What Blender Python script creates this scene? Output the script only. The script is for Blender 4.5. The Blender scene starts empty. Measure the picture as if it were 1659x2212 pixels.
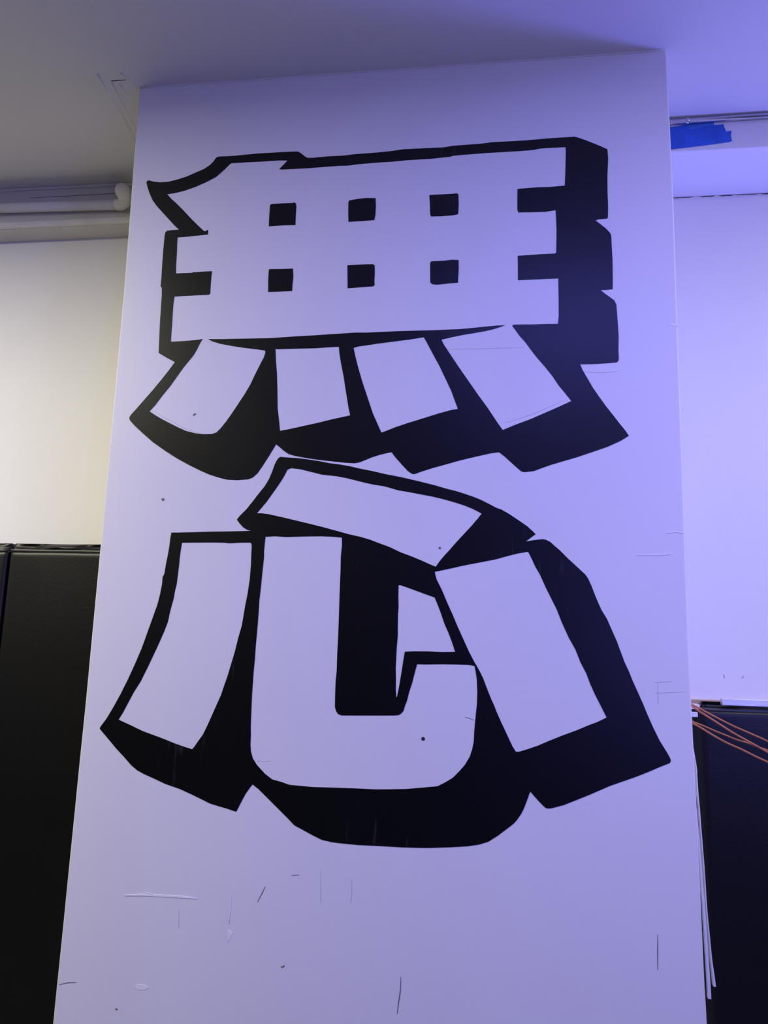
import bpy, bmesh, math, random
from mathutils import Vector, Matrix, noise

random.seed(7)
scene = bpy.context.scene
col = scene.collection
CEIL = 3.05      # ceiling height
WALL = 0.50      # back wall plane, the pillar front is y = 0
PX = 0.7095      # half width of the pillar

# ------------------------------------------------------------------ camera
CAM_POS = (0.24421, -1.73923, 1.55)
CAM_ROT = ((0.991648, -0.005444, 0.128859), (0.126067, -0.170002, -0.977347), (0.027227, 0.985429, -0.167896))

cam_data = bpy.data.cameras.new('camera')
cam = bpy.data.objects.new('camera', cam_data)
col.objects.link(cam)
cam_data.sensor_fit = 'VERTICAL'
cam_data.sensor_height = 24.0
cam_data.lens = 24.0 * 1600.0 / 2212.0
cam_data.clip_start = 0.02
cam.matrix_world = Matrix.Translation(Vector(CAM_POS)) @ Matrix(CAM_ROT).to_4x4()
scene.camera = cam

# ------------------------------------------------------------------ world, lights, exposure
world = bpy.data.worlds.new('world')
scene.world = world
world.use_nodes = True
world.node_tree.nodes['Background'].inputs[0].default_value = (0.05, 0.05, 0.06, 1)
world.node_tree.nodes['Background'].inputs[1].default_value = 0.2

scene.view_settings.view_transform = 'Standard'
scene.view_settings.look = 'None'
scene.view_settings.gamma = 1.0
scene.view_settings.exposure = 0.0
scene.view_settings.use_curve_mapping = False

def area(name, loc, target, sx, sy, power, color, spread=180):
    d = bpy.data.lights.new(name, 'AREA')
    d.shape = 'RECTANGLE'
    d.size, d.size_y = sx, sy
    d.energy = power
    d.color = color
    d.spread = math.radians(spread)
    o = bpy.data.objects.new(name, d)
    col.objects.link(o)
    o.location = loc
    o.rotation_euler = (Vector(target) - Vector(loc)).to_track_quat('-Z', 'Y').to_euler()
    return o

WARM = (1.0, 0.95, 0.73)
WHITE = (1.0, 0.96, 0.90)
BLUE = (0.165, 0.16, 1.0)
# white ceiling tubes of the hall left and right of the pillar
area('tube_light_a', (-2.1, -1.2, 3.0), (-2.1, -1.2, 0), 1.2, 0.25, 66, WARM)
area('tube_light_b', (-2.7, -1.0, 3.0), (-2.7, -1.0, 0), 1.2, 0.25, 22, WARM)
area('tube_light_c', (2.3, -0.7, 3.0), (2.3, -0.7, 0), 1.2, 0.25, 27, WHITE)
# white side light added near the right hand wall to lift wall and beam
area('added_side_light', (4.05, -2.3, 2.3), (0, -1.5, 2.3), 1.5, 1.0, 15, WHITE)
# blue ceiling tube behind the camera and blue led flood on the right
area('blue_tube', (0.8, -1.5, 3.0), (0.8, -1.5, 0), 1.2, 0.25, 39, BLUE)
area('blue_flood', (2.1, -2.5, 1.75), (0.0, 0.0, 1.9), 0.5, 0.4, 18, BLUE)
# blue led panel farther back on the right
area('blue_panel', (1.65, -3.8, 1.75), (0.3, 0.0, 1.75), 0.7, 0.9, 18, BLUE)
# blue led uplight standing on the floor by the back wall, right of the frame
area('blue_uplight', (1.75, 0.34, 0.5), (1.45, 0.05, 3.05), 0.25, 0.25, 15, BLUE, 100)

# ------------------------------------------------------------------ materials
def mat(name, color, rough=0.6, metal=0.0, bump=0.0, bscale=60.0, var=0.0, vscale=3.0, spec=0.5, stretch=None):
    m = bpy.data.materials.new(name)
    m.use_nodes = True
    nt = m.node_tree
    b = nt.nodes['Principled BSDF']
    b.inputs['Base Color'].default_value = (*color, 1)
    b.inputs['Roughness'].default_value = rough
    b.inputs['Metallic'].default_value = metal
    b.inputs['Specular IOR Level'].default_value = spec
    tc = nt.nodes.new('ShaderNodeTexCoord')
    src = tc.outputs['Object']
    if stretch:
        mp = nt.nodes.new('ShaderNodeMapping')
        mp.inputs['Scale'].default_value = stretch
        nt.links.new(src, mp.inputs['Vector'])
        src = mp.outputs['Vector']
    if var > 0:
        n = nt.nodes.new('ShaderNodeTexNoise')
        n.inputs['Scale'].default_value = vscale
        n.inputs['Detail'].default_value = 2
        nt.links.new(src, n.inputs['Vector'])
        r = nt.nodes.new('ShaderNodeMapRange')
        r.inputs['From Min'].default_value = 0.3
        r.inputs['From Max'].default_value = 0.7
        r.inputs['To Min'].default_value = 1 - var
        r.inputs['To Max'].default_value = 1 + var
        nt.links.new(n.outputs['Fac'], r.inputs['Value'])
        mul = nt.nodes.new('ShaderNodeVectorMath')
        mul.operation = 'SCALE'
        mul.inputs[0].default_value = color
        nt.links.new(r.outputs['Result'], mul.inputs['Scale'])
        nt.links.new(mul.outputs['Vector'], b.inputs['Base Color'])
    if bump > 0:
        n2 = nt.nodes.new('ShaderNodeTexNoise')
        n2.inputs['Scale'].default_value = bscale
        n2.inputs['Detail'].default_value = 1.5
        nt.links.new(src, n2.inputs['Vector'])
        bp = nt.nodes.new('ShaderNodeBump')
        bp.inputs['Strength'].default_value = bump
        bp.inputs['Distance'].default_value = 0.002
        nt.links.new(n2.outputs['Fac'], bp.inputs['Height'])
        nt.links.new(bp.outputs['Normal'], b.inputs['Normal'])
    return m

def paint_material():
    """black brushed wall paint: thin brush streaks let a little of the white ground through"""
    m = bpy.data.materials.new('black_wall_paint')
    m.use_nodes = True
    nt = m.node_tree
    b = nt.nodes['Principled BSDF']
    tc = nt.nodes.new('ShaderNodeTexCoord')
    mp = nt.nodes.new('ShaderNodeMapping')
    mp.inputs['Scale'].default_value = (60, 1, 7)
    nt.links.new(tc.outputs['Object'], mp.inputs['Vector'])
    n = nt.nodes.new('ShaderNodeTexNoise')
    n.inputs['Scale'].default_value = 1.6
    n.inputs['Detail'].default_value = 2
    nt.links.new(mp.outputs['Vector'], n.inputs['Vector'])
    big = nt.nodes.new('ShaderNodeTexNoise')
    big.inputs['Scale'].default_value = 3.2
    big.inputs['Detail'].default_value = 2
    nt.links.new(tc.outputs['Object'], big.inputs['Vector'])
    mix = nt.nodes.new('ShaderNodeMath')
    mix.operation = 'MULTIPLY'
    nt.links.new(n.outputs['Fac'], mix.inputs[0])
    nt.links.new(big.outputs['Fac'], mix.inputs[1])
    ramp = nt.nodes.new('ShaderNodeValToRGB')
    ramp.color_ramp.elements[0].position = 0.38
    ramp.color_ramp.elements[0].color = (0.0016, 0.0017, 0.0022, 1)
    ramp.color_ramp.elements[1].position = 0.56
    ramp.color_ramp.elements[1].color = (0.035, 0.035, 0.037, 1)
    nt.links.new(mix.outputs[0], ramp.inputs['Fac'])
    nt.links.new(ramp.outputs['Color'], b.inputs['Base Color'])
    b.inputs['Roughness'].default_value = 0.38
    b.inputs['Specular IOR Level'].default_value = 0.34
    return m

M_WALL = mat('white_wall_paint', (0.87, 0.86, 0.84), 0.55, bump=0.10, bscale=90, var=0.015, vscale=2.5)
M_PILLAR = mat('white_pillar_paint', (0.77, 0.755, 0.76), 0.50, bump=0.10, bscale=70, var=0.02, vscale=2.0)
M_CEIL = mat('ceiling_paint', (0.72, 0.71, 0.69), 0.75, bump=0.12, bscale=40, var=0.03, vscale=1.5)
M_TRIM = mat('old_cream_gloss_paint', (0.66, 0.64, 0.58), 0.45, bump=0.25, bscale=25, var=0.05, vscale=8)
M_PIPE = mat('cream_pipe_paint', (0.74, 0.72, 0.67), 0.40, bump=0.15, bscale=40, var=0.05, vscale=10)
M_FLOOR = mat('grey_floor_mat', (0.05, 0.05, 0.052), 0.6, bump=0.2, bscale=80, var=0.1)
M_DARKWALL = mat('dark_unseen_wall', (0.05, 0.05, 0.055), 0.7)  # unseen front wall made dark so the black paint reflects less
M_PAINT = paint_material()
M_VINYL = mat('black_vinyl', (0.003, 0.003, 0.0035), 0.40, bump=0.12, bscale=180, var=0.15, vscale=6, spec=0.4)
M_VINYL_SEAM = mat('black_vinyl_piping', (0.045, 0.045, 0.045), 0.34, bump=0.1, bscale=120)  # piping paler than the vinyl, its highlight put into the colour
M_STEEL = mat('galvanised_steel', (0.55, 0.56, 0.58), 0.32, metal=1.0, bump=0.08, bscale=60, var=0.08, vscale=15)
M_ALU = mat('brushed_aluminium', (0.88, 0.88, 0.90), 0.30, metal=0.55, bump=0.1, bscale=30, var=0.10, vscale=8, stretch=(1, 6, 6))
M_TAPE = mat('blue_masking_tape', (0.025, 0.13, 0.62), 0.65, bump=0.25, bscale=220, var=0.12, vscale=20)
M_TAPE2 = mat('blue_masking_tape_creased', (0.06, 0.20, 0.66), 0.6, bump=0.4, bscale=160, var=0.15, vscale=25)
M_CABLE = mat('orange_cable_jacket', (0.54, 0.185, 0.06), 0.42, var=0.08, vscale=20)
M_PLASTIC = mat('white_plastic', (0.80, 0.80, 0.80), 0.35)
M_WOOD = mat('bare_pine', (0.55, 0.38, 0.22), 0.7, bump=0.2, bscale=40, var=0.2, vscale=12, stretch=(1, 8, 8))
M_GAP = mat('dark_gap', (0.02, 0.018, 0.018), 0.9)
M_MARK = {'dark': mat('scuff_dark', (0.17, 0.16, 0.17), 0.7),
          'soft': mat('pencil_grey', (0.56, 0.55, 0.56), 0.7),
          'light': mat('filler_white', (0.86, 0.85, 0.84), 0.45)}

# ------------------------------------------------------------------ helpers
def link(name, me, m, parent=None, smooth=False, kind=None, label=None, cat=None, group=None):
    if m is not None:
        me.materials.clear()
        me.materials.append(m)
    if smooth:
        for p in me.polygons:
            p.use_smooth = True
    o = bpy.data.objects.new(name, me)
    col.objects.link(o)
    tag(o, label, cat, group, kind)
    if parent is not None:
        o.parent = parent
        o.matrix_parent_inverse = parent.matrix_world.inverted() if parent.type != 'EMPTY' else Matrix.Translation(-parent.location)
    return o

def tag(o, label=None, cat=None, group=None, kind=None):
    if label: o['label'] = label
    if cat: o['category'] = cat
    if group: o['group'] = group
    if kind: o['kind'] = kind
    return o

def empty(name, loc, label, cat, group=None):
    o = bpy.data.objects.new(name, None)
    o.empty_display_size = 0.1
    o.location = loc
    col.objects.link(o)
    return tag(o, label, cat, group)

def to_mesh(name, bm):
    bmesh.ops.recalc_face_normals(bm, faces=bm.faces)
    me = bpy.data.meshes.new(name)
    bm.to_mesh(me)
    bm.free()
    return me

def box_mesh(name, x0, x1, y0, y1, z0, z1, bevel=0.0, seg=2):
    bm = bmesh.new()
    bmesh.ops.create_cube(bm, size=1.0)
    for v in bm.verts:
        v.co = Vector(((x0 + x1) / 2 + v.co.x * (x1 - x0), (y0 + y1) / 2 + v.co.y * (y1 - y0), (z0 + z1) / 2 + v.co.z * (z1 - z0)))
    if bevel > 0:
        bmesh.ops.bevel(bm, geom=bm.edges[:], offset=bevel, segments=seg, affect='EDGES', profile=0.5)
    return to_mesh(name, bm)

def tube_mesh(name, pts, radius, n=12, caps=True):
    """swept round tube; radius is one number or one per point"""
    pts = [Vector(p) for p in pts]
    rad = radius if isinstance(radius, (list, tuple)) else [radius] * len(pts)
    bm = bmesh.new()
    rings = []
    t0 = (pts[1] - pts[0]).normalized()
    u = t0.orthogonal().normalized()
    for i, p in enumerate(pts):
        a = pts[max(i - 1, 0)]
        b = pts[min(i + 1, len(pts) - 1)]
        t = (b - a).normalized()
        u = (u - t * u.dot(t)).normalized()
        w = t.cross(u)
        rings.append([bm.verts.new(p + (u * math.cos(2 * math.pi * k / n) + w * math.sin(2 * math.pi * k / n)) * rad[i]) for k in range(n)])
    for r0, r1 in zip(rings, rings[1:]):
        for k in range(n):
            bm.faces.new((r0[k], r0[(k + 1) % n], r1[(k + 1) % n], r1[k]))
    if caps:
        bm.faces.new(rings[0][::-1])
        bm.faces.new(rings[-1])
    return to_mesh(name, bm)

def smooth_path(pts, sub=5):
    """catmull-rom through the points"""
    P = [Vector(p) for p in pts]
    out = []
    for i in range(len(P) - 1):
        p0, p1, p2, p3 = P[max(i - 1, 0)], P[i], P[i + 1], P[min(i + 2, len(P) - 1)]
        for k in range(sub):
            t = k / sub
            out.append(0.5 * ((2 * p1) + (p2 - p0) * t + (2 * p0 - 5 * p1 + 4 * p2 - p3) * t * t + (3 * p1 - p0 - 3 * p2 + p3) * t ** 3))
    out.append(P[-1])
    return out

def plate_mesh(name, loops, y, thick):
    """flat shape with holes in the x-z plane; y is its front, thick its depth"""
    cu = bpy.data.curves.new(name, 'CURVE')
    cu.dimensions = '2D'
    cu.fill_mode = 'BOTH'
    cu.extrude = thick / 2
    for lp in loops:
        sp = cu.splines.new('POLY')
        sp.points.add(len(lp) - 1)
        for p, (a, b) in zip(sp.points, lp):
            p.co = (a, b, 0, 1)
        sp.use_cyclic_u = True
    tmp = bpy.data.objects.new(name + '_curve', cu)
    col.objects.link(tmp)
    dg = bpy.context.evaluated_depsgraph_get()
    me = bpy.data.meshes.new_from_object(tmp.evaluated_get(dg))
    bpy.data.objects.remove(tmp)
    bpy.data.curves.remove(cu)
    me.name = name
    for v in me.vertices:
        a, b, c = v.co
        v.co = (a, y + thick / 2 - c, b)
    return me

def ribbon_mesh(name, line, width, y, thick):
    """thin tapered line in the x-z plane"""
    L, R = [], []
    n = len(line)
    for i, p in enumerate(line):
        a = Vector(line[max(i - 1, 0)])
        b = Vector(line[min(i + 1, n - 1)])
        t = (b - a).normalized()
        w = width * (0.25 if i in (0, n - 1) else 0.5)
        L.append((p[0] - t.y * w, p[1] + t.x * w))
        R.append((p[0] + t.y * w, p[1] - t.x * w))
    return plate_mesh(name, [L + R[::-1]], y, thick)

def disc_loop(x, z, r, n=14):
    return [(x + r * math.cos(2 * math.pi * k / n), z + r * math.sin(2 * math.pi * k / n)) for k in range(n)]

# ------------------------------------------------------------------ traced outlines, metres on their planes
UPPER_SHAPE = [[(-0.663,2.7567),(-0.6611,2.7617),(-0.6556,2.7624),(-0.6428,2.7579),(-0.6229,2.7548),(-0.6001,2.7552),(-0.5745,2.7605),(-0.5491,2.7679),(-0.524,2.7784),(-0.5021,2.7873),(-0.4867,2.7976),(-0.4762,2.8086),(-0.4705,2.8185),(-0.4643,2.8222),(-0.4209,2.8216),(-0.3574,2.8244),(-0.2942,2.8245),(-0.2534,2.8239),(-0.2424,2.8232),(-0.2343,2.8173),(-0.2246,2.8086),(-0.2165,2.8031),(-0.2007,2.8022),(-0.161,2.804),(-0.118,2.8035),(-0.0885,2.8059),(-0.0492,2.8063),(-0.0004,2.8082),(0.0415,2.812),(0.0962,2.8113),(0.1441,2.8107),(0.1707,2.8137),(0.2099,2.8145),(0.237,2.8148),(0.2729,2.8175),(0.3147,2.8171),(0.3561,2.817),(0.3945,2.8185),(0.4326,2.8193),(0.4763,2.8194),(0.485,2.8165),(0.5051,2.8072),(0.5251,2.7967),(0.5422,2.7874),(0.5536,2.7808),(0.557,2.7789),(0.5581,2.7521),(0.5552,2.7037),(0.5546,2.6524),(0.5551,2.6237),(0.5539,2.5936),(0.5526,2.589),(0.5323,2.5881),(0.5238,2.5856),(0.5349,2.5756),(0.5487,2.5624),(0.5582,2.5503),(0.5606,2.543),(0.5614,2.5071),(0.5622,2.4804),(0.5621,2.4677),(0.5617,2.4277),(0.5606,2.4018),(0.5478,2.4004),(0.5325,2.4003),(0.5421,2.3911),(0.5556,2.38),(0.5637,2.3728),(0.5684,2.362),(0.5695,2.3393),(0.5709,2.3093),(0.5718,2.2794),(0.5705,2.2467),(0.5707,2.2231),(0.5689,2.2172),(0.5653,2.2144),(0.5463,2.213),(0.5135,2.2114),(0.4806,2.2112),(0.4858,2.1971),(0.4955,2.1784),(0.5092,2.152),(0.5244,2.1274),(0.5394,2.1044),(0.5558,2.0816),(0.5693,2.0619),(0.5815,2.0454),(0.5887,2.0334),(0.5824,2.029),(0.5683,2.0202),(0.54,2.007),(0.5033,1.9939),(0.4694,1.9821),(0.4353,1.9719),(0.4069,1.963),(0.3869,1.9557),(0.3698,1.9489),(0.3469,1.9462),(0.3398,1.9483),(0.3297,1.9573),(0.3154,1.9708),(0.301,1.9844),(0.288,1.995),(0.2691,1.9926),(0.2313,1.9841),(0.1933,1.9748),(0.1582,1.9646),(0.1298,1.9567),(0.1018,1.9475),(0.0863,1.9417),(0.0806,1.9423),(0.0705,1.949),(0.053,1.9679),(0.0398,1.9826),(0.0294,1.9964),(0.0208,1.9949),(0.0008,1.9901),(-0.0192,1.9837),(-0.0335,1.9776),(-0.0478,1.9717),(-0.0607,1.9691),(-0.0855,1.9707),(-0.1178,1.9743),(-0.1502,1.978),(-0.1829,1.9829),(-0.2128,1.9887),(-0.2279,1.9932),(-0.2402,2.0016),(-0.2527,2.0122),(-0.2605,2.018),(-0.2684,2.0036),(-0.2794,1.9842),(-0.2917,1.9633),(-0.3041,1.944),(-0.3155,1.9336),(-0.3272,1.9291),(-0.3541,1.927),(-0.3814,1.9282),(-0.403,1.9336),(-0.4278,1.9411),(-0.453,1.9517),(-0.4848,1.9668),(-0.517,1.9836),(-0.5496,2.0036),(-0.5827,2.0253),(-0.6131,2.0502),(-0.6371,2.0706),(-0.6503,2.0842),(-0.6529,2.0911),(-0.6491,2.0989),(-0.6347,2.1159),(-0.6146,2.1408),(-0.5944,2.1657),(-0.5744,2.1922),(-0.5572,2.2157),(-0.5416,2.2393),(-0.5632,2.2509),(-0.588,2.2653),(-0.5882,2.2811),(-0.59,2.3222),(-0.5913,2.3603),(-0.5919,2.3987),(-0.5921,2.4245),(-0.5935,2.4455),(-0.5977,2.4512),(-0.5973,2.4732),(-0.5982,2.5157),(-0.5985,2.5552),(-0.5983,2.5723),(-0.598,2.5955),(-0.5972,2.6055),(-0.5918,2.6105),(-0.5758,2.6118),(-0.5592,2.612),(-0.5737,2.626),(-0.5948,2.6487),(-0.6126,2.6681),(-0.6286,2.6858),(-0.6415,2.7034),(-0.6525,2.7261),(-0.6592,2.7435)],[(-0.6004,2.7181),(-0.5811,2.7198),(-0.5524,2.7256),(-0.5209,2.7357),(-0.4898,2.7492),(-0.465,2.7623),(-0.444,2.7821),(-0.429,2.7982),(-0.4243,2.8),(-0.3877,2.8001),(-0.3401,2.7996),(-0.2961,2.8002),(-0.2708,2.7985),(-0.2803,2.7872),(-0.2921,2.7746),(-0.2863,2.7728),(-0.2461,2.7725),(-0.2127,2.7723),(-0.173,2.7735),(-0.1301,2.7742),(-0.107,2.7735),(-0.0809,2.7758),(-0.0321,2.7775),(0.0101,2.7777),(0.0487,2.7796),(0.1127,2.7799),(0.1604,2.7826),(0.171,2.7851),(0.2102,2.7863),(0.2551,2.7875),(0.2968,2.7875),(0.3383,2.7876),(0.3737,2.7886),(0.3913,2.7915),(0.4235,2.7917),(0.4541,2.7914),(0.4545,2.7749),(0.4534,2.7422),(0.4521,2.7097),(0.4506,2.6845),(0.4368,2.684),(0.4136,2.6827),(0.3846,2.6837),(0.3555,2.6827),(0.3335,2.682),(0.3329,2.6515),(0.3328,2.6256),(0.3354,2.6168),(0.3638,2.6156),(0.4014,2.615),(0.4274,2.6182),(0.4283,2.5951),(0.4291,2.5665),(0.4284,2.5349),(0.4275,2.5035),(0.4232,2.5011),(0.3947,2.5011),(0.3632,2.4999),(0.3333,2.499),(0.3338,2.4769),(0.3337,2.4338),(0.3628,2.4339),(0.3998,2.4344),(0.4318,2.4348),(0.4317,2.4079),(0.4319,2.3772),(0.4317,2.3375),(0.4295,2.3163),(0.4043,2.3168),(0.3706,2.3165),(0.3367,2.3172),(0.3225,2.317),(0.3194,2.314),(0.3263,2.3045),(0.3366,2.2883),(0.3513,2.2705),(0.363,2.2528),(0.3775,2.2321),(0.3977,2.2066),(0.4149,2.183),(0.4291,2.1595),(0.4432,2.1409),(0.4582,2.1201),(0.4284,2.1059),(0.3967,2.0917),(0.3619,2.0762),(0.3271,2.0629),(0.2966,2.0501),(0.2864,2.0648),(0.2747,2.0833),(0.2599,2.1066),(0.2392,2.1363),(0.2152,2.1727),(0.1909,2.2093),(0.1695,2.2431),(0.1541,2.2675),(0.1463,2.2826),(0.172,2.2885),(0.1991,2.2936),(0.2292,2.2982),(0.2562,2.3026),(0.2742,2.3066),(0.2891,2.3113),(0.3034,2.3166),(0.2801,2.316),(0.2592,2.3144),(0.2291,2.312),(0.1899,2.3092),(0.1535,2.3087),(0.1241,2.3082),(0.0803,2.3082),(0.0362,2.3081),(-0.0082,2.3072),(-0.0409,2.3065),(-0.0709,2.3073),(-0.1068,2.3058),(-0.143,2.3043),(-0.1793,2.3027),(-0.2188,2.3016),(-0.2586,2.2998),(-0.2955,2.2983),(-0.3421,2.2986),(-0.3786,2.2989),(-0.4153,2.299),(-0.4398,2.2996),(-0.4562,2.3003),(-0.4456,2.2938),(-0.4236,2.2864),(-0.3895,2.2793),(-0.3557,2.2732),(-0.3253,2.2691),(-0.3024,2.2649),(-0.3014,2.2608),(-0.3046,2.2467),(-0.3115,2.2327),(-0.3196,2.2141),(-0.3278,2.1955),(-0.3358,2.1754),(-0.3496,2.1493),(-0.3663,2.1217),(-0.3802,2.0988),(-0.3942,2.0774),(-0.4069,2.0607),(-0.4169,2.0501),(-0.429,2.0462),(-0.4474,2.0457),(-0.4723,2.0484),(-0.4976,2.0548),(-0.5169,2.0633),(-0.5429,2.0759),(-0.5659,2.0876),(-0.5857,2.0991),(-0.5991,2.1076),(-0.5847,2.1247),(-0.5677,2.1495),(-0.5477,2.176),(-0.5308,2.2025),(-0.5167,2.2244),(-0.5023,2.2432),(-0.4908,2.2588),(-0.4826,2.2762),(-0.4759,2.292),(-0.4708,2.3009),(-0.4829,2.2989),(-0.5075,2.297),(-0.5323,2.296),(-0.5566,2.2954),(-0.5572,2.315),(-0.5572,2.3434),(-0.5581,2.3785),(-0.5579,2.404),(-0.5567,2.4207),(-0.5294,2.4217),(-0.4918,2.4223),(-0.4622,2.4226),(-0.4594,2.4263),(-0.4596,2.452),(-0.4594,2.4713),(-0.4587,2.4887),(-0.4778,2.4888),(-0.506,2.4876),(-0.5093,2.489),(-0.5122,2.4862),(-0.5311,2.4863),(-0.5574,2.4863),(-0.5591,2.5043),(-0.5595,2.5338),(-0.5601,2.5535),(-0.5611,2.5707),(-0.5613,2.5895),(-0.5295,2.5907),(-0.501,2.5927),(-0.4773,2.5942),(-0.4772,2.6064),(-0.4805,2.6073),(-0.4844,2.6041),(-0.4892,2.605),(-0.5062,2.6211),(-0.5269,2.642),(-0.5513,2.6683),(-0.5722,2.6896),(-0.5897,2.7057)],[(-0.2753,2.2683),(-0.2661,2.2678),(-0.2325,2.2682),(-0.202,2.2681),(-0.1717,2.268),(-0.1476,2.2693),(-0.1115,2.2706),(-0.1093,2.2528),(-0.1038,2.2248),(-0.0967,2.1939),(-0.0911,2.1632),(-0.0863,2.1388),(-0.0812,2.1114),(-0.0761,2.0909),(-0.0927,2.0874),(-0.122,2.0811),(-0.1572,2.0725),(-0.1926,2.065),(-0.2281,2.0572),(-0.2524,2.0529),(-0.2563,2.0802),(-0.2615,2.1108),(-0.2645,2.1569),(-0.2682,2.2034),(-0.2723,2.2347)],[(-0.0736,2.2666),(-0.0606,2.2703),(-0.0428,2.2723),(-0.0162,2.276),(0.0074,2.2785),(0.0368,2.2818),(0.0661,2.285),(0.1026,2.2902),(0.1101,2.2768),(0.1251,2.2474),(0.143,2.2135),(0.1578,2.1815),(0.1725,2.1497),(0.1814,2.1243),(0.189,2.104),(0.1731,2.1015),(0.1419,2.093),(0.1078,2.0822),(0.0707,2.0707),(0.0364,2.0592),(0.0136,2.0499),(0.003,2.0461),(-0.0073,2.0685),(-0.0197,2.0956),(-0.0357,2.141),(-0.0487,2.1777),(-0.062,2.2209),(-0.0687,2.2457)]]
UPPER_SQUARES = [[(-0.3117,2.6709),(-0.3079,2.6739),(-0.2745,2.6742),(-0.2513,2.6737),(-0.2464,2.6752),(-0.2419,2.6725),(-0.2398,2.6636),(-0.2402,2.6372),(-0.2399,2.6099),(-0.2713,2.6107),(-0.3117,2.6098),(-0.3121,2.6408)],[(-0.1013,2.6686),(-0.0986,2.673),(-0.0776,2.6761),(-0.0549,2.6777),(-0.0297,2.676),(-0.0284,2.6543),(-0.0287,2.63),(-0.0311,2.6139),(-0.0625,2.6127),(-0.099,2.6121),(-0.1006,2.6406)],[(0.1097,2.6771),(0.1397,2.6772),(0.1648,2.6772),(0.1805,2.6781),(0.1843,2.6748),(0.1855,2.65),(0.1848,2.6261),(0.1836,2.6193),(0.1718,2.6172),(0.1405,2.616),(0.1154,2.6166),(0.1128,2.6229),(0.1117,2.6539)],[(-0.3049,2.4866),(-0.3027,2.4886),(-0.2715,2.4877),(-0.2405,2.4875),(-0.2383,2.4642),(-0.2395,2.4473),(-0.2397,2.4252),(-0.2715,2.4247),(-0.3032,2.4248),(-0.3049,2.4565)],[(-0.0975,2.491),(-0.0777,2.4912),(-0.0554,2.4917),(-0.0316,2.4914),(-0.0267,2.4881),(-0.0255,2.4662),(-0.0261,2.4461),(-0.0251,2.4344),(-0.0282,2.4305),(-0.0629,2.429),(-0.0946,2.4275),(-0.096,2.4588)],[(0.1151,2.4891),(0.1181,2.493),(0.1485,2.4934),(0.1701,2.4952),(0.1868,2.4938),(0.1873,2.4712),(0.1866,2.4514),(0.1856,2.4326),(0.1586,2.431),(0.134,2.4292),(0.1216,2.4307),(0.1163,2.4358),(0.1155,2.4641)]]
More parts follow.
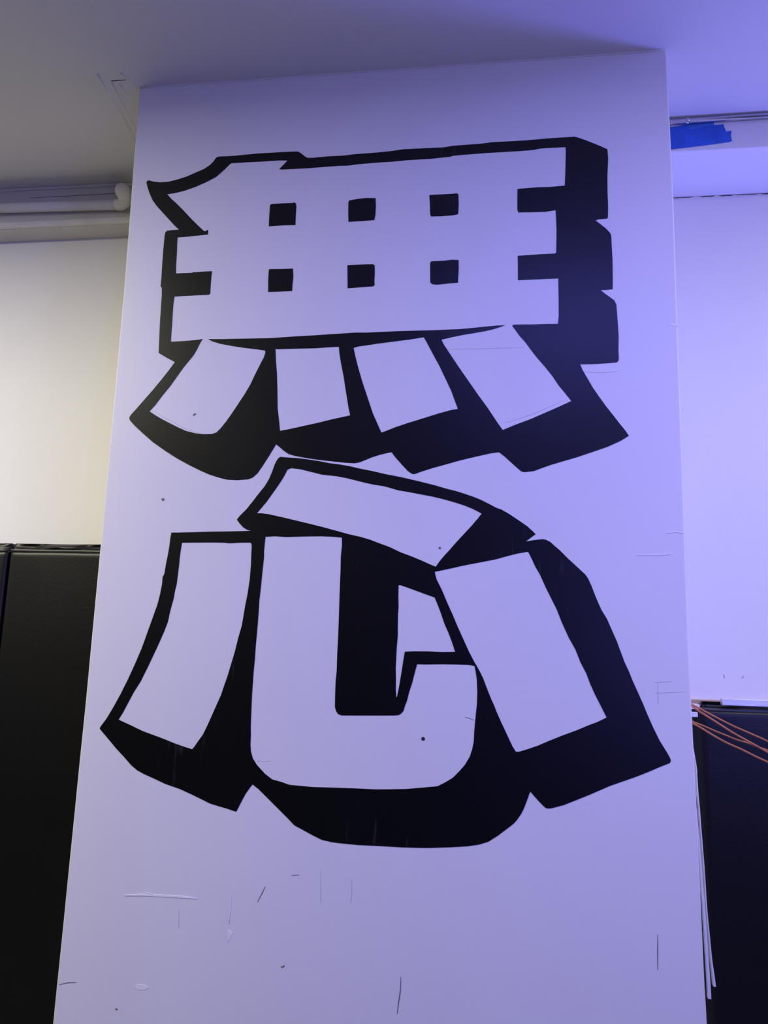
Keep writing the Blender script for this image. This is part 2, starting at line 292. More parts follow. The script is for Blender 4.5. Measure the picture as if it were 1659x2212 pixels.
LOWER_SHAPE = [[(-0.2528,1.9827),(-0.2481,1.9862),(-0.234,1.9848),(-0.207,1.983),(-0.1801,1.9797),(-0.1532,1.9756),(-0.1211,1.9693),(-0.0999,1.9666),(-0.0733,1.962),(-0.0469,1.9558),(-0.0154,1.9494),(0.016,1.942),(0.047,1.936),(0.0638,1.9323),(0.0999,1.9237),(0.1357,1.9146),(0.1612,1.9069),(0.1865,1.9005),(0.2066,1.8941),(0.2318,1.8852),(0.2468,1.8788),(0.2642,1.8699),(0.2816,1.8606),(0.2939,1.8561),(0.3112,1.8461),(0.3332,1.8311),(0.3527,1.8174),(0.3648,1.8062),(0.3725,1.7983),(0.3598,1.7887),(0.3501,1.7812),(0.3671,1.7843),(0.3889,1.787),(0.3961,1.7854),(0.4057,1.7805),(0.4174,1.7695),(0.426,1.7623),(0.4439,1.7439),(0.4647,1.7241),(0.4838,1.7059),(0.4896,1.6968),(0.4967,1.6802),(0.5038,1.6605),(0.5108,1.6425),(0.5178,1.6261),(0.5292,1.6068),(0.5389,1.5832),(0.5499,1.5567),(0.5553,1.5406),(0.5648,1.513),(0.5743,1.4914),(0.5823,1.4698),(0.593,1.4452),(0.6024,1.4225),(0.6116,1.3986),(0.6221,1.3734),(0.6352,1.3457),(0.6485,1.3238),(0.6558,1.3102),(0.6567,1.3047),(0.6546,1.3004),(0.6476,1.2973),(0.6362,1.2925),(0.6135,1.2817),(0.5851,1.2692),(0.5566,1.258),(0.5281,1.2469),(0.5081,1.2375),(0.4852,1.2266),(0.4565,1.2139),(0.4277,1.2013),(0.4019,1.1935),(0.3932,1.1925),(0.3875,1.1949),(0.3761,1.2055),(0.3646,1.2175),(0.3566,1.2261),(0.3501,1.2083),(0.3428,1.1897),(0.3369,1.1782),(0.3267,1.1637),(0.3195,1.1561),(0.2868,1.1305),(0.2658,1.1165),(0.2447,1.1092),(0.22,1.1044),(0.1846,1.1003),(0.1311,1.0957),(0.0772,1.0935),(0.0228,1.0933),(-0.0247,1.0925),(-0.0689,1.094),(-0.0838,1.0951),(-0.1062,1.0986),(-0.129,1.1076),(-0.1519,1.1177),(-0.1711,1.126),(-0.1869,1.1401),(-0.2106,1.1598),(-0.2346,1.1797),(-0.2587,1.1997),(-0.2735,1.2093),(-0.2799,1.2007),(-0.2889,1.1873),(-0.2988,1.1675),(-0.305,1.1544),(-0.3087,1.1475),(-0.3301,1.153),(-0.35,1.1571),(-0.3729,1.1623),(-0.3903,1.1691),(-0.4166,1.1794),(-0.4488,1.1907),(-0.484,1.1999),(-0.5078,1.2087),(-0.5376,1.2191),(-0.5558,1.227),(-0.5713,1.2374),(-0.5905,1.2551),(-0.6129,1.2742),(-0.6357,1.2961),(-0.6537,1.313),(-0.6586,1.3182),(-0.6548,1.3251),(-0.643,1.342),(-0.6278,1.3699),(-0.6127,1.4006),(-0.5978,1.4343),(-0.5832,1.4708),(-0.5686,1.5103),(-0.5376,1.6158),(-0.5334,1.6373),(-0.5297,1.6661),(-0.5296,1.6833),(-0.5257,1.692),(-0.5233,1.7181),(-0.5204,1.7385),(-0.5183,1.7618),(-0.5172,1.7823),(-0.5157,1.7941),(-0.4974,1.7943),(-0.4611,1.7955),(-0.416,1.7973),(-0.3711,1.7983),(-0.3295,1.7996),(-0.3127,1.8003),(-0.3235,1.8032),(-0.3333,1.8092),(-0.3433,1.8197),(-0.3498,1.8278),(-0.3418,1.8382),(-0.3266,1.8542),(-0.3116,1.8741),(-0.2991,1.8915),(-0.284,1.9115),(-0.2742,1.9289),(-0.2671,1.9477),(-0.2614,1.9665),(-0.2566,1.9773)],[(-0.2996,1.8442),(-0.289,1.857),(-0.2765,1.8729),(-0.2641,1.8916),(-0.2517,1.9102),(-0.2418,1.9262),(-0.2344,1.9396),(-0.2308,1.9476),(-0.2284,1.953),(-0.2192,1.9573),(-0.195,1.9543),(-0.168,1.9475),(-0.1411,1.9408),(-0.104,1.9368),(-0.0749,1.931),(-0.0458,1.9236),(-0.0144,1.9162),(0.0116,1.9123),(0.0298,1.9074),(0.0478,1.902),(0.0697,1.8984),(0.1005,1.8925),(0.1311,1.8867),(0.1565,1.8806),(0.1817,1.8735),(0.2069,1.8654),(0.2244,1.8583),(0.2369,1.852),(0.2474,1.8462),(0.2395,1.8355),(0.2247,1.8176),(0.2075,1.7985),(0.1903,1.7795),(0.1731,1.7591),(0.1584,1.7426),(0.1486,1.73),(0.1413,1.7191),(0.1287,1.7239),(0.1086,1.7327),(0.0832,1.7429),(0.0578,1.7519),(0.0321,1.7638),(0.0064,1.7729),(-0.0154,1.781),(-0.0414,1.7884),(-0.0674,1.7938),(-0.0988,1.8021),(-0.1304,1.8103),(-0.1622,1.8179),(-0.1995,1.8265),(-0.237,1.8349),(-0.2694,1.8418),(-0.2856,1.8438)],[(-0.4864,1.7689),(-0.4592,1.7695),(-0.4142,1.7703),(-0.3813,1.7703),(-0.3633,1.7688),(-0.3396,1.7705),(-0.313,1.7711),(-0.309,1.7685),(-0.308,1.7613),(-0.3079,1.7441),(-0.3073,1.7155),(-0.3082,1.6814),(-0.3115,1.6474),(-0.3156,1.6192),(-0.3185,1.5939),(-0.3214,1.5702),(-0.3283,1.5409),(-0.3349,1.5076),(-0.3418,1.48),(-0.3487,1.4525),(-0.357,1.425),(-0.3616,1.4084),(-0.371,1.3851),(-0.3809,1.3605),(-0.3907,1.336),(-0.4006,1.3143),(-0.411,1.2992),(-0.4201,1.2855),(-0.4241,1.2808),(-0.4446,1.2857),(-0.4682,1.2922),(-0.495,1.3009),(-0.5189,1.3079),(-0.5489,1.3165),(-0.5825,1.3295),(-0.6125,1.3405),(-0.6028,1.3572),(-0.5903,1.3836),(-0.5803,1.4046),(-0.5648,1.4312),(-0.5498,1.4649),(-0.5399,1.4888),(-0.5305,1.5114),(-0.5243,1.5272),(-0.5145,1.5527),(-0.5073,1.5754),(-0.5044,1.5953),(-0.5013,1.6124),(-0.4969,1.6324),(-0.4952,1.6495),(-0.4921,1.6667),(-0.4909,1.6897),(-0.4896,1.7128),(-0.4894,1.7302),(-0.488,1.7505)],[(-0.2749,1.7856),(-0.2521,1.7873),(-0.2227,1.7858),(-0.1791,1.7874),(-0.1357,1.7884),(-0.1069,1.7875),(-0.0856,1.7858),(-0.0846,1.7668),(-0.0864,1.7385),(-0.0857,1.7047),(-0.086,1.674),(-0.0859,1.6352),(-0.0857,1.5939),(-0.0856,1.5529),(-0.0863,1.5122),(-0.0861,1.4719),(-0.0878,1.4451),(-0.0877,1.4184),(-0.0871,1.3902),(-0.0842,1.3808),(-0.079,1.3743),(-0.0714,1.3717),(-0.0343,1.373),(0.015,1.3749),(0.0517,1.3764),(0.0614,1.3775),(0.0674,1.3812),(0.0722,1.3868),(0.0751,1.3964),(0.0802,1.4107),(0.0847,1.4298),(0.0915,1.4515),(0.0972,1.4755),(0.1017,1.4929),(0.1225,1.4931),(0.1591,1.4947),(0.1954,1.4953),(0.2196,1.4954),(0.2331,1.493),(0.2355,1.4824),(0.2385,1.4636),(0.2399,1.4354),(0.2393,1.412),(0.2371,1.3886),(0.2349,1.3653),(0.2335,1.3487),(0.2326,1.3272),(0.2291,1.3095),(0.2238,1.2936),(0.2132,1.2757),(0.2007,1.2612),(0.1864,1.2467),(0.1685,1.2354),(0.1524,1.227),(0.1216,1.2227),(0.0817,1.2175),(0.0377,1.2145),(0.012,1.2132),(-0.0362,1.2129),(-0.0922,1.2118),(-0.1298,1.2109),(-0.1563,1.2117),(-0.1867,1.213),(-0.2061,1.2184),(-0.2273,1.2227),(-0.2453,1.2343),(-0.2656,1.253),(-0.2761,1.2669),(-0.2817,1.2829),(-0.2837,1.2974),(-0.2839,1.3192),(-0.2853,1.3374),(-0.2859,1.3667),(-0.2865,1.4111),(-0.2861,1.4383),(-0.2856,1.4654),(-0.2844,1.4927),(-0.284,1.5256),(-0.2827,1.5532),(-0.282,1.5809),(-0.2814,1.606),(-0.2814,1.6311),(-0.2795,1.6593),(-0.2787,1.6762),(-0.2771,1.7103),(-0.2756,1.7359),(-0.2764,1.7502),(-0.2754,1.7732)],[(0.0543,1.6739),(0.0581,1.6742),(0.072,1.67),(0.0946,1.6622),(0.1197,1.6535),(0.1396,1.647),(0.1473,1.6295),(0.155,1.6101),(0.1627,1.5883),(0.1727,1.5667),(0.1803,1.5476),(0.1886,1.5238),(0.1587,1.5225),(0.1293,1.523),(0.0974,1.5223),(0.0728,1.5209),(0.0702,1.5059),(0.0675,1.4841),(0.0643,1.4625),(0.0611,1.4409),(0.0568,1.4182),(0.0551,1.4176),(0.0537,1.4335),(0.0534,1.4573),(0.0523,1.4812),(0.0529,1.5053),(0.0537,1.532),(0.0552,1.5539),(0.0547,1.5832),(0.0546,1.6078),(0.0555,1.6226),(0.0544,1.6473)],[(0.139,1.7069),(0.1712,1.7141),(0.2033,1.722),(0.2328,1.7282),(0.2573,1.7333),(0.2818,1.7386),(0.3062,1.7458),(0.3305,1.7524),(0.3536,1.7569),(0.356,1.7552),(0.3635,1.7397),(0.371,1.7227),(0.3815,1.7043),(0.3949,1.6737),(0.4067,1.6495),(0.4184,1.6254),(0.4299,1.5954),(0.4443,1.5628),(0.4587,1.5364),(0.47,1.5071),(0.4813,1.4854),(0.4896,1.4623),(0.4994,1.4398),(0.5091,1.4204),(0.5174,1.4034),(0.5237,1.3908),(0.5025,1.3799),(0.4851,1.3729),(0.4588,1.3609),(0.4268,1.348),(0.3975,1.3353),(0.3741,1.3243),(0.3506,1.3155),(0.333,1.3095),(0.3257,1.3092),(0.3183,1.3203),(0.3066,1.3444),(0.2947,1.3685),(0.2828,1.3943),(0.2783,1.4059),(0.2707,1.4218),(0.2617,1.4436),(0.2525,1.467),(0.2449,1.4817),(0.2388,1.4924),(0.2325,1.5025),(0.2193,1.5271),(0.207,1.5531),(0.1946,1.5794),(0.182,1.6082),(0.1694,1.6349),(0.1567,1.6641),(0.1439,1.6887),(0.1408,1.6986)]]
MARK_LINES = [('dark',0.0022,[(0.6179,0.9528),(0.6164,0.9214),(0.6156,0.8858)]),('dark',0.0022,[(0.0797,0.8302),(0.0793,0.8027),(0.0759,0.7797),(0.0734,0.7569)]),('dark',0.0022,[(-0.2311,0.9919),(-0.2378,0.9769),(-0.2474,0.9578)]),('dark',0.0018,[(-0.1726,1.0191),(-0.1546,1.0212)]),('soft',0.0016,[(0.6263,1.47),(0.6441,1.4716),(0.6658,1.4734)]),('soft',0.0014,[(0.6352,1.4693),(0.6345,1.4494),(0.6346,1.4226)]),('soft',0.0012,[(0.6295,1.4472),(0.658,1.4492),(0.6923,1.4525)]),('dark',0.0014,[(0.212,1.3792),(0.2214,1.3775),(0.2329,1.3729)]),('dark',0.0018,[(-0.7012,0.752),(-0.6826,0.7573),(-0.6604,0.76)]),('soft',0.0012,[(0.1542,2.257),(0.2562,2.2569),(0.3479,2.2583)]),('soft',0.0012,[(0.4853,2.1928),(0.5305,2.1896),(0.5692,2.1923)]),('soft',0.0014,[(-0.5973,2.1121),(-0.5388,2.0806),(-0.5002,2.0607),(-0.46,2.047)]),('soft',0.0012,[(0.3032,2.0682),(0.3668,2.0882),(0.4453,2.124)]),('soft',0.0012,[(-0.6428,2.0731),(-0.5839,2.0261),(-0.5291,1.9895)]),('soft',0.0012,[(-0.0356,1.0211),(-0.0334,0.9905),(-0.0358,0.9694)]),('soft',0.0012,[(-0.1064,1.034),(-0.1025,0.9667)]),('soft',0.0012,[(-0.4291,0.9297),(-0.4272,0.8909)]),('soft',0.0014,[(-0.2635,1.2563),(-0.2638,1.2614),(-0.233,1.2629)]),('light',0.004,[(-0.561,0.9512),(-0.5165,0.9552),(-0.4721,0.9562),(-0.4169,0.957),(-0.3882,0.956)]),('light',0.002,[(-0.5114,0.9605),(-0.4944,0.9577)]),('light',0.0025,[(-0.3096,0.9701),(-0.3097,0.938),(-0.3111,0.9089)]),('light',0.0025,[(0.598,1.7524),(0.6437,1.753),(0.6761,1.7555)]),('light',0.0025,[(0.6657,1.8042),(0.6881,1.8065),(0.7031,1.8035)])]
MARK_BLOBS = [('light',[(-0.5218,0.7616),(-0.5136,0.768),(-0.496,0.7675),(-0.4879,0.7624),(-0.4973,0.7569),(-0.5126,0.7566)]),('light',[(-0.3114,0.8964),(-0.2992,0.8905),(-0.305,0.8815),(-0.3117,0.8685)]),('dark',[(-0.5497,1.8798),(-0.5424,1.881),(-0.5396,1.8763),(-0.5454,1.8728)]),('dark',[(-0.4822,2.0984),(-0.4738,2.1019),(-0.4747,2.097),(-0.4806,2.0934)]),('dark',[(-0.1874,0.8297),(-0.1822,0.831),(-0.1792,0.834),(-0.178,0.8304),(-0.1841,0.8271)]),('dark',[(-0.5636,0.7135),(-0.5582,0.7149),(-0.5558,0.7123),(-0.5611,0.7109)]),('light',[(0.691,2.3082),(0.6964,2.3115),(0.711,2.3053),(0.7098,2.3006),(0.693,2.3046)])]
NAIL_HOLES = [((0.1186,1.3277),0.0042),((0.15,1.7631),0.003)]
TAPE_STRIPS = [[(0.8238,3.0317),(0.829,3.0355),(0.8748,3.0377),(0.9034,3.0437),(0.9041,3.0268),(0.9051,3.0091),(0.8481,3.0041),(0.8277,3.0025)],[(0.7816,3.0287),(0.8059,3.0306),(0.8264,3.0333),(0.8384,3.0166),(0.8742,3.0244),(0.9041,3.0268),(0.9293,3.028),(0.9313,3.0176),(0.9362,3.0041),(0.9329,2.9867),(0.8726,2.9878),(0.7804,2.9954)],[(0.7791,2.9955),(0.8478,2.9983),(0.9357,3.0041),(0.9488,3.0061),(0.9501,3.0017),(0.9479,2.993),(0.9485,2.9842),(0.9498,2.974),(0.9446,2.9708),(0.8716,2.9639),(0.779,2.9572)]]
CABLES = [[(0.7758,0.3,1.4068),(0.7834,0.2875,1.4037),(0.7978,0.275,1.3961),(0.8294,0.2625,1.379),(0.8603,0.25,1.3629),(0.8906,0.2375,1.3495),(0.9203,0.225,1.3369),(0.9337,0.2125,1.3304),(0.9557,0.2,1.3197)],[(0.7679,0.27,1.4064),(0.7753,0.2578,1.4022),(0.7871,0.2456,1.3922),(0.8067,0.2333,1.3791),(0.8394,0.2211,1.3574),(0.858,0.2089,1.345),(0.8818,0.1967,1.3313),(0.9051,0.1844,1.3179),(0.918,0.1722,1.3099),(0.9394,0.16,1.2975)],[(0.7792,0.31,1.3649),(0.7895,0.3033,1.3598),(0.8081,0.2967,1.3533),(0.8359,0.29,1.3417),(0.8633,0.2833,1.3315),(0.8846,0.2767,1.3236),(0.9115,0.27,1.3167),(0.9322,0.2633,1.3089),(0.948,0.2567,1.3041),(0.973,0.25,1.2961)],[(0.7661,0.26,1.3664),(0.7734,0.2437,1.3612),(0.7886,0.2275,1.3522),(0.8123,0.2112,1.3369),(0.8355,0.195,1.3243),(0.8581,0.1787,1.3148),(0.8854,0.1625,1.3014),(0.9076,0.1462,1.2915),(0.9273,0.13,1.2828)]]
STRIP_OUTER = [(0.7204,0.05,1.2922),(0.7212,0.05,1.2692),(0.7218,0.05,1.2439),(0.7226,0.05,1.2211),(0.7239,0.05,1.1984),(0.7249,0.05,1.1667),(0.726,0.05,1.1387),(0.727,0.05,1.1108),(0.7281,0.05,1.0831),(0.729,0.05,1.0498),(0.7297,0.05,1.0119),(0.7312,0.05,0.9769),(0.733,0.05,0.945),(0.7344,0.05,0.9158),(0.736,0.05,0.8895),(0.7383,0.05,0.8661),(0.7399,0.05,0.8453)]
STRIP_INNER = [(0.7132,0.035,1.2032),(0.7143,0.035,1.1752),(0.7159,0.035,1.1473),(0.7174,0.035,1.1086),(0.7185,0.035,1.0757),(0.7188,0.035,1.0509),(0.7207,0.035,1.0134),(0.7217,0.035,0.9734),(0.7227,0.035,0.9337),(0.7237,0.035,0.8945),(0.7246,0.035,0.862),(0.7248,0.035,0.8264)]

# ------------------------------------------------------------------ room shell
X0, X1, Y0 = -4.2, 4.2, -7.5
link('floor', box_mesh('floor', X0, X1, Y0, WALL + 0.1, -0.1, 0.0), M_FLOOR, kind='structure')
ceiling = link('ceiling', box_mesh('ceiling', X0, X1, Y0, WALL + 0.1, CEIL, CEIL + 0.1), M_CEIL, kind='structure')
wall_back = link('wall_back', box_mesh('wall_back', X0, X1, WALL, WALL + 0.1, 0.0, CEIL), M_WALL, kind='structure')
link('wall_left', box_mesh('wall_left', X0 - 0.1, X0, Y0, WALL + 0.1, 0.0, CEIL), M_WALL, kind='structure')
link('wall_right', box_mesh('wall_right', X1, X1 + 0.1, Y0, WALL + 0.1, 0.0, CEIL), M_WALL, kind='structure')
link('wall_front', box_mesh('wall_front', X0, X1, Y0 - 0.1, Y0, 0.0, CEIL), M_DARKWALL, kind='structure')

# unseen dark padding added along the other walls to darken reflections, shoulder high
link('trim_3', box_mesh('trim_3', X0, X0 + 0.06, Y0, WALL, 0.0, 1.83), M_VINYL, kind='structure')
link('trim_4', box_mesh('trim_4', X1 - 0.06, X1, Y0, WALL, 0.0, 1.4), M_VINYL, kind='structure')
link('trim_5', box_mesh('trim_5', X0 + 0.06, X1 - 0.06, Y0, Y0 + 0.06, 0.0, 1.83), M_VINYL, kind='structure')

# the plaster edges of the pillar are not true: height, sideways offset
EDGE_LEFT = [(0.67, 0.0004), (0.916, 0.0031), (1.182, 0.0055), (1.396, 0.0078), (1.852, 0.009), (2.48, 0.0084), (2.546, 0.007), (2.886, 0.002), (3.05, 0.0004)]
EDGE_RIGHT = [(0.792, 0.0003), (0.889, -0.0014), (1.16, -0.0018), (1.427, -0.0043), (1.547, -0.0051), (2.303, -0.0002), (2.639, 0.0024), (3.05, 0.0003)]
def edge_offset(table, z):
    if z <= table[0][0]: return table[0][1]
    for (z0, a), (z1, b) in zip(table, table[1:]):
        if z <= z1:
            s = (z - z0) / (z1 - z0)
            return a + (b - a) * (s * s * (3 - 2 * s) * 0.5 + s * 0.5)
    return table[-1][1]

# pillar: a rounded-corner column engaged with the back wall
def pillar_mesh():
    bm = bmesh.new()
    r = 0.005
    rings = []
    nz = 60
    for i in range(nz + 1):
        z = CEIL * i / nz
        wob = edge_offset(EDGE_LEFT, z)
        wob2 = edge_offset(EDGE_RIGHT, z)
        ring = [(-PX + wob, WALL + 0.02)]
        for k in range(5):
            a = math.pi + math.pi / 2 * k / 4
            ring.append((-PX + wob + r + r * math.cos(a), r + r * math.sin(a)))
        for k in range(5):
            a = 1.5 * math.pi + math.pi / 2 * k / 4
            ring.append((PX + wob2 - r + r * math.cos(a), r + r * math.sin(a)))
        ring.append((PX + wob2, WALL + 0.02))
        rings.append([bm.verts.new((x, y, z)) for x, y in ring])
    n = len(rings[0])
    for a, b in zip(rings, rings[1:]):
        for k in range(n):
            bm.faces.new((a[k], a[(k + 1) % n], b[(k + 1) % n], b[k]))
    bm.faces.new(rings[0][::-1])
    bm.faces.new(rings[-1])
    return to_mesh('wall_pillar', bm)
pillar = link('wall_pillar', pillar_mesh(), M_PILLAR, kind='structure')

# wavy bead of filler where the pillar meets the ceiling
pts = []
for i in range(41):
    x = -PX + 0.003 + (2 * PX - 0.006) * i / 40
    pts.append((x, -0.0005, CEIL - 0.001 + 0.0018 * noise.noise(Vector((x * 6, 2.2, 0)))))
link('filler_bead', tube_mesh('filler_bead', pts, 0.0028, 6), M_CEIL, pillar, smooth=True)

for kind, w, line in MARK_LINES:
    nm = {'dark': 'scuff_mark', 'soft': 'pencil_line', 'light': 'filler_ridge'}[kind]
    link(nm, ribbon_mesh(nm, line, w, -0.0003 if kind != 'light' else -0.0007, 0.0006 if kind != 'light' else 0.0012), M_MARK[kind], pillar)
for kind, lp in MARK_BLOBS:
    nm = {'dark': 'scuff_mark', 'light': 'filler_spot'}[kind]
    link(nm, plate_mesh(nm, [lp], -0.0004, 0.0008), M_MARK[kind], pillar)
for (x, z), r in NAIL_HOLES:
    link('nail_hole', plate_mesh('nail_hole', [disc_loop(x, z, r)], -0.0004, 0.0008), M_GAP if r > 0.004 else M_MARK['dark'], pillar)

# boxed beam on the left of the pillar: face, cover strip, lower lip
LX0, LX1 = X0, -PX
beam_l = link('trim_1', box_mesh('trim_1', LX0, LX1, 0.42, WALL, 2.899, CEIL, 0.002, 1), M_TRIM, kind='structure')
link('cove_strip', box_mesh('cove_strip', LX0, LX1, 0.413, 0.421, 3.040, CEIL, 0.003, 2), M_TRIM, beam_l)
link('beam_lip', box_mesh('beam_lip', LX0, LX1, 0.405, 0.421, 2.8985, 2.917, 0.004, 2), M_PIPE, beam_l)
pts = []
for i in range(30):
    x = -1.30 + 0.42 * i / 29
    pts.append((x, 0.4198, 3.013 + 0.001 * noise.noise(Vector((x * 9, 0, 4)))))
link('paint_crack', tube_mesh('paint_crack', pts, [0.0006 + 0.0006 * abs(noise.noise(Vector((i * .4, 1, 1)))) for i in range(30)], 5), M_GAP, beam_l)

# boxed beam on the right of the pillar, deeper
RX0, RX1 = PX, X1
beam_r = link('trim_2', box_mesh('trim_2', RX0, RX1, 0.27, WALL - 0.0015, 2.9495, CEIL, 0.002, 1), M_WALL, kind='structure')
x = 0.84
while x < 2.2:
    ln = random.uniform(0.04, 0.12)
    h = random.uniform(0.0010, 0.0030)
    loop = [(x, 2.9485), (x + ln * .4, 2.9492), (x + ln, 2.949), (x + ln * .8, 2.949 - h), (x + ln * .5, 2.949 - h * .7), (x + ln * .2, 2.949 - h)]
    link('joint_gap', plate_mesh('joint_gap', [loop], WALL - 0.0012, 0.0012), M_GAP, beam_r)
    x += ln + random.uniform(0.0, 0.03)

# plaster ridges on the ceiling beside the pillar
def ceil_ridge(name, pts, r, m):
    link(name, tube_mesh(name, [(a, b, CEIL + r * 0.62) for a, b in pts], r, 8), m, ceiling, smooth=True)
ceil_ridge('plaster_ridge', [(-0.799, -0.062), (-0.806, 0.02), (-0.812, 0.11), (-0.823, 0.205), (-0.835, 0.40)], 0.0055, M_CEIL)
ceil_ridge('plaster_ridge', [(-0.775, -0.03), (-0.785, 0.05), (-0.795, 0.13), (-0.806, 0.25), (-0.815, 0.40)], 0.004, M_CEIL)
ceil_ridge('plaster_ridge', [(-0.735, -0.06), (-0.722, -0.03), (-0.715, 0.0)], 0.005, M_CEIL)
ceil_ridge('plaster_ridge', [(-0.758, -0.02), (-0.752, 0.01), (-0.748, 0.03)], 0.005, M_CEIL)
link('ceiling_crack', box_mesh('ceiling_crack', -0.775, -0.733, -0.034, -0.032, CEIL - 0.0006, CEIL + 0.001), M_GAP, ceiling)

# two small scuffs on the back wall above the right hand mat
for loop in ([(0.925, 1.474), (0.9265, 1.4745), (0.9305, 1.466), (0.9295, 1.465)], [(0.9745, 1.4645), (0.976, 1.4655), (0.981, 1.472), (0.979, 1.4725)]):
    link('scuff_mark', plate_mesh('scuff_mark', [loop], WALL - 0.0004, 0.0008), M_MARK['dark'], wall_back)

# ------------------------------------------------------------------ the painted characters
mural = empty('wall_mural', (0, 0, 0.9), 'large black painted two-character block lettering on the front of the white pillar', 'mural')
up = link('upper_character', plate_mesh('upper_character', UPPER_SHAPE, -0.0005, 0.001), M_PAINT, mural, label='upper painted character with six small squares and four splayed feet')
for sq in UPPER_SQUARES:
    link('painted_square', plate_mesh('painted_square', [sq], -0.0005, 0.001), M_PAINT, up)
link('lower_character', plate_mesh('lower_character', LOWER_SHAPE, -0.0005, 0.001), M_PAINT, mural, label='lower painted character with a roof stroke and a hooked centre stroke')

# ------------------------------------------------------------------ padded wall mats
def mat_body(name, x0, x1, yf, yb, z0, z1, seed, rx=0.012):
    """padded panel: rounded front edges, slightly slack vinyl near the top"""
    bm = bmesh.new()
    nx, nz = 28, 60
    r = 0.012
    grid = []
    for j in range(nz + 1):
        t = j / nz
        z = z1 - (z1 - z0) * (t ** 1.6)
        row = []
        for i in range(nx + 1):
            s = i / nx
            x = x0 + (x1 - x0) * (0.5 - 0.5 * math.cos(math.pi * s))
            dx = min(x - x0, x1 - x)
            dz = min(z1 - z, z - z0)
            y = yf
            for d, q in ((dx, rx), (dz, r)):
                if d < q:
                    y += q - math.sqrt(max(q * q - (q - d) ** 2, 0))
            slack = math.exp(-(z1 - z) / 0.05)
            y -= 0.004 * slack * noise.noise(Vector((x * 14 + seed, z * 5, seed))) * min(1, dz / r, dx / r)
            y -= 0.002 * noise.noise(Vector((x * 3 + seed, z * 2, seed)))
            row.append(bm.verts.new((x, min(y, yb - 0.005), z)))
        grid.append(row)
    for j in range(nz):
        for i in range(nx):
            bm.faces.new((grid[j][i], grid[j][i + 1], grid[j + 1][i + 1], grid[j + 1][i]))
    border = grid[0][:] + [grid[j][nx] for j in range(1, nz + 1)] + grid[nz][nx - 1::-1] + [grid[j][0] for j in range(nz - 1, 0, -1)]
    back = [bm.verts.new((v.co.x, yb, v.co.z)) for v in border]
    k = len(border)
    for i in range(k):
        bm.faces.new((border[i], border[(i + 1) % k], back[(i + 1) % k], back[i]))
    bm.faces.new(back)
    return to_mesh(name, bm)

def flap_mesh(name, x0, x1, y, yb, z0, z1, seed):
    """gathered vinyl along the top edge, pulled back to the wall in folds"""
    bm = bmesh.new()
    nx, nz = 90, 10
    grid = []
    for j in range(nz + 1):
        t = j / nz
        row = []
        for i in range(nx + 1):
            x = x0 + (x1 - x0) * i / nx
            f = noise.noise(Vector((x * 6.5 + seed, 0.3, seed)))
            g = noise.noise(Vector((x * 20 + seed, t * 1.5, seed + 3)))
            z = z0 + (z1 - z0) * t + 0.0012 * f * t
            yy = y + 0.010 * t + 0.030 * f * math.sin(math.pi * t) + 0.006 * g * math.sin(math.pi * t)
            row.append(bm.verts.new((x, min(yy, yb - 0.002), z)))
        grid.append(row)
    for j in range(nz):
        for i in range(nx):
            bm.faces.new((grid[j][i], grid[j][i + 1], grid[j + 1][i + 1], grid[j + 1][i]))
    top = [bm.verts.new((v.co.x, yb, z1 - 0.001)) for v in grid[nz]]
    for i in range(nx):
        bm.faces.new((grid[nz][i], grid[nz][i + 1], top[i + 1], top[i]))
    bot = [bm.verts.new((v.co.x, yb, z0)) for v in grid[0]]
    for i in range(nx):
        bm.faces.new((bot[i], bot[i + 1], grid[0][i + 1], grid[0][i]))
        bm.faces.new((bot[i], bot[i + 1], top[i + 1], top[i]))
    for k in (0, nx):
        bm.faces.new([grid[j][k] for j in range(nz + 1)] + [top[k], bot[k]])
    return to_mesh(name, bm)

def wall_mat(x0, x1, yf, ztop, flap, label, seed, inset=0.003, rx=0.012, yb=WALL - 0.003):
    root = empty('wall_mat', ((x0 + x1) / 2, yf, 0), label, 'wall mat')
    zs = ztop - flap
    link('padded_panel', mat_body('padded_panel', x0, x1, yf, WALL - 0.003, 0.06, zs - 0.004, seed, rx), M_VINYL, root, smooth=True)
    pts = []
    for i in range(41):
        x = x0 + rx * 0.4 + (x1 - x0 - rx * 0.8) * i / 40
        pts.append((x, yf + 0.006 + 0.002 * noise.noise(Vector((x * 8, seed, 1))), zs - 0.004 + 0.0012 * noise.noise(Vector((x * 7, 2, seed)))))
    link('seam_piping', tube_mesh('seam_piping', pts, 0.0050, 10), M_VINYL_SEAM, root, smooth=True)
    link('gathered_flap', flap_mesh('gathered_flap', x0 + inset, x1 - 0.003, yf + 0.014, yb, zs - 0.004, ztop, seed), M_VINYL, root, smooth=True)
    return root

wall_mat(-1.249, -0.728, 0.447, 1.8195, 0.021, 'black vinyl wall mat on the cream wall, touching the left edge of the pillar', 1.7)
wall_mat(-1.86, -1.256, 0.447, 1.8195, 0.021, 'black vinyl wall mat cut by the left photo edge, beyond the seam', 5.2)
wall_mat(0.826, 2.05, 0.437, 1.402, 0.016, 'shorter black vinyl wall mat right of the pillar, behind the orange cables', 8.8, 0.030, 0.022, 0.476)

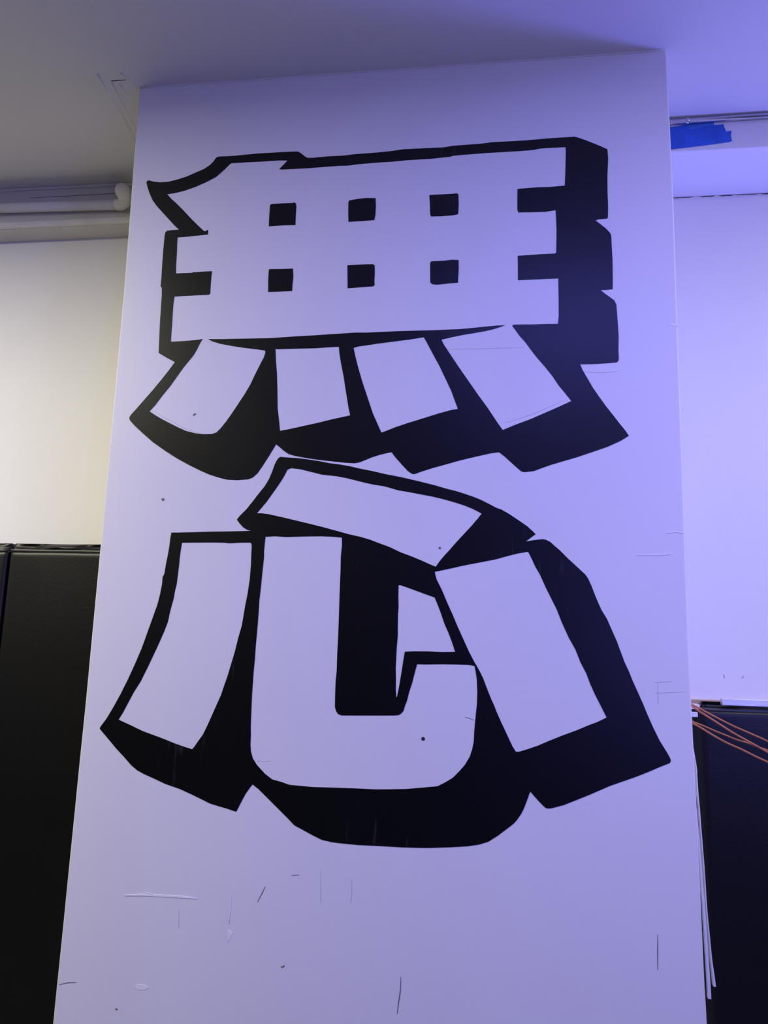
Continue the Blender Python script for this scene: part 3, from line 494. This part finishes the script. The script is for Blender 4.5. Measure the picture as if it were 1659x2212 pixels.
# ------------------------------------------------------------------ white pipe under the left beam
pipe = empty('white_pipe', (-1.5, 0.385, 2.975), 'thick cream painted pipe running under the ceiling left of the pillar', 'pipe')
PR = 0.0160
PYC, PZC = 0.398, 2.956
link('pipe_run', tube_mesh('pipe_run', [(X0 + 0.01, PYC, 2.999), (-2.5, PYC, 2.984), (-1.5, PYC, 2.968), (-0.955, PYC, PZC)], PR, 24), M_PIPE, pipe, smooth=True)
elb = [(-0.973, PYC, PZC), (-0.967, PYC, PZC), (-0.958, PYC, PZC)]
for k in range(1, 9):                      # turns up and out of the beam towards the room
    a = math.pi / 2 * k / 8
    elb.append((-0.958 + 0.022 * math.sin(a), PYC - 0.014 * (1 - math.cos(a)), PZC + 0.016 * (1 - math.cos(a))))
ex, ey, ez = elb[-1]
for k in range(1, 9):                      # round cap of the fitting
    elb.append((ex, ey - 0.0045 * k, ez + 0.0035 * k))
er = [0.0165, 0.0185, 0.0188] + [0.0188 + 0.0012 * k / 8 for k in range(1, 9)] + [0.0215, 0.0235, 0.0245, 0.0245, 0.0235, 0.021, 0.0165, 0.008]
link('pipe_elbow', tube_mesh('pipe_elbow', elb, er, 24), M_PIPE, pipe, smooth=True)

# ------------------------------------------------------------------ steel conduit on the right beam
conduit = empty('steel_conduit', (1.4, 0.255, 3.03), 'thin grey steel conduit along the ceiling right of the pillar, above the blue tape', 'conduit')
CYC, CZC = 0.2600, 3.0400
link('conduit_run', tube_mesh('conduit_run', [(PX + 0.001, CYC, CZC - 0.003), (1.2, CYC, CZC + 0.002), (2.0, CYC, CZC + 0.002), (X1 - 0.01, CYC, CZC + 0.002)], 0.0078, 20), M_STEEL, conduit, smooth=True)
link('coupling', tube_mesh('coupling', [(0.822, CYC, CZC - 0.0018), (0.8235, CYC, CZC - 0.0018), (0.832, CYC, CZC - 0.0018), (0.8335, CYC, CZC - 0.0018)], [0.0080, 0.0094, 0.0094, 0.0080], 20), M_STEEL, conduit, smooth=True)

# ------------------------------------------------------------------ blue masking tape on the right beam
tape = empty('masking_tape', (0.83, 0.27, 2.96), 'torn overlapping strips of blue masking tape on the beam right of the pillar', 'tape')
for k, lp in enumerate(TAPE_STRIPS):
    link('tape_strip', plate_mesh('tape_strip', [lp], 0.2693 - 0.0004 * (k if k < 2 else 2), 0.0006), M_TAPE2 if k == 0 else M_TAPE, tape)

# ------------------------------------------------------------------ things around the right hand mat
link('metal_bar', box_mesh('metal_bar', 0.898, 1.95, 0.428, 0.446, 1.396, 1.4135, 0.0012, 2), M_ALU,
     label='flat silver metal bar lying along the top of the right hand mat', cat='metal bar')
link('wooden_batten', box_mesh('wooden_batten', 0.715, 2.0, 0.478, WALL, 1.386, 1.4045, 0.0015, 1), M_WOOD,
     label='bare wood batten on the wall behind the orange cables beside the pillar', cat='batten')
br = empty('wall_bracket', (PX, 0.417, 1.364), 'small white two-tier bracket between the pillar and the right hand mat', 'bracket')
link('upper_block', box_mesh('upper_block', PX, 0.832, 0.400, 0.434, 1.3845, 1.3975, 0.002, 2), M_PLASTIC, br)
link('lower_block', box_mesh('lower_block', PX, 0.826, 0.400, 0.434, 1.3640, 1.3775, 0.002, 2), M_PLASTIC, br)
link('gap_plate', box_mesh('gap_plate', PX, 0.824, 0.405, 0.434, 1.3770, 1.3850), M_GAP, br)

CABLE_LABEL = ['topmost of the four orange cables crossing the right hand mat',
               'second orange cable from the top at the pillar, crossing over the thin dull one',
               'thin dull orange cable meeting another cable near the right photo edge',
               'lowest of the four orange cables crossing the right hand mat']
for k, line in enumerate(CABLES):
    link('orange_cable', tube_mesh('orange_cable', smooth_path(line), (0.0023, 0.0025, 0.0020, 0.0024)[k], 8), M_CABLE, smooth=True,
         label=CABLE_LABEL[k], cat='cable', group='orange cables hanging over the right hand mat')

def strip_mesh(name, pts, w, th):
    """narrow plastic trim bent along a path, w across, th thick"""
    P = smooth_path(pts, 4)
    bm = bmesh.new()
    rings = []
    for i, p in enumerate(P):
        t = (P[min(i + 1, len(P) - 1)] - P[max(i - 1, 0)]).normalized()
        side = Vector((1, 0, 0)) - t * t.x
        side.normalize()
        nrm = t.cross(side).normalized()
        ww = w(i / (len(P) - 1)) / 2
        rings.append([bm.verts.new(p + side * a * ww + nrm * b * th / 2) for a, b in ((-1, -1), (1, -1), (1, 1), (-1, 1))])
    for a, b in zip(rings, rings[1:]):
        for k in range(4):
            bm.faces.new((a[k], a[(k + 1) % 4], b[(k + 1) % 4], b[k]))
    bm.faces.new(rings[0][::-1])
    bm.faces.new(rings[-1])
    return to_mesh(name, bm)
link('corner_strip', strip_mesh('corner_strip', [(0.7085, 0.05, 1.38)] + STRIP_OUTER, lambda t: 0.0022 + 0.0025 * max(0, t - 0.8) * 5, 0.012), M_PLASTIC,
     label='thin white trim strip bending farthest away from the right pillar edge', cat='trim strip')
link('corner_strip', strip_mesh('corner_strip', [(0.7085, 0.035, 1.22)] + STRIP_INNER, lambda t: 0.0025 + 0.0035 * t, 0.010), M_PLASTIC,
     label='wider white trim strip hanging next to the right pillar edge, ending lowest', cat='trim strip')
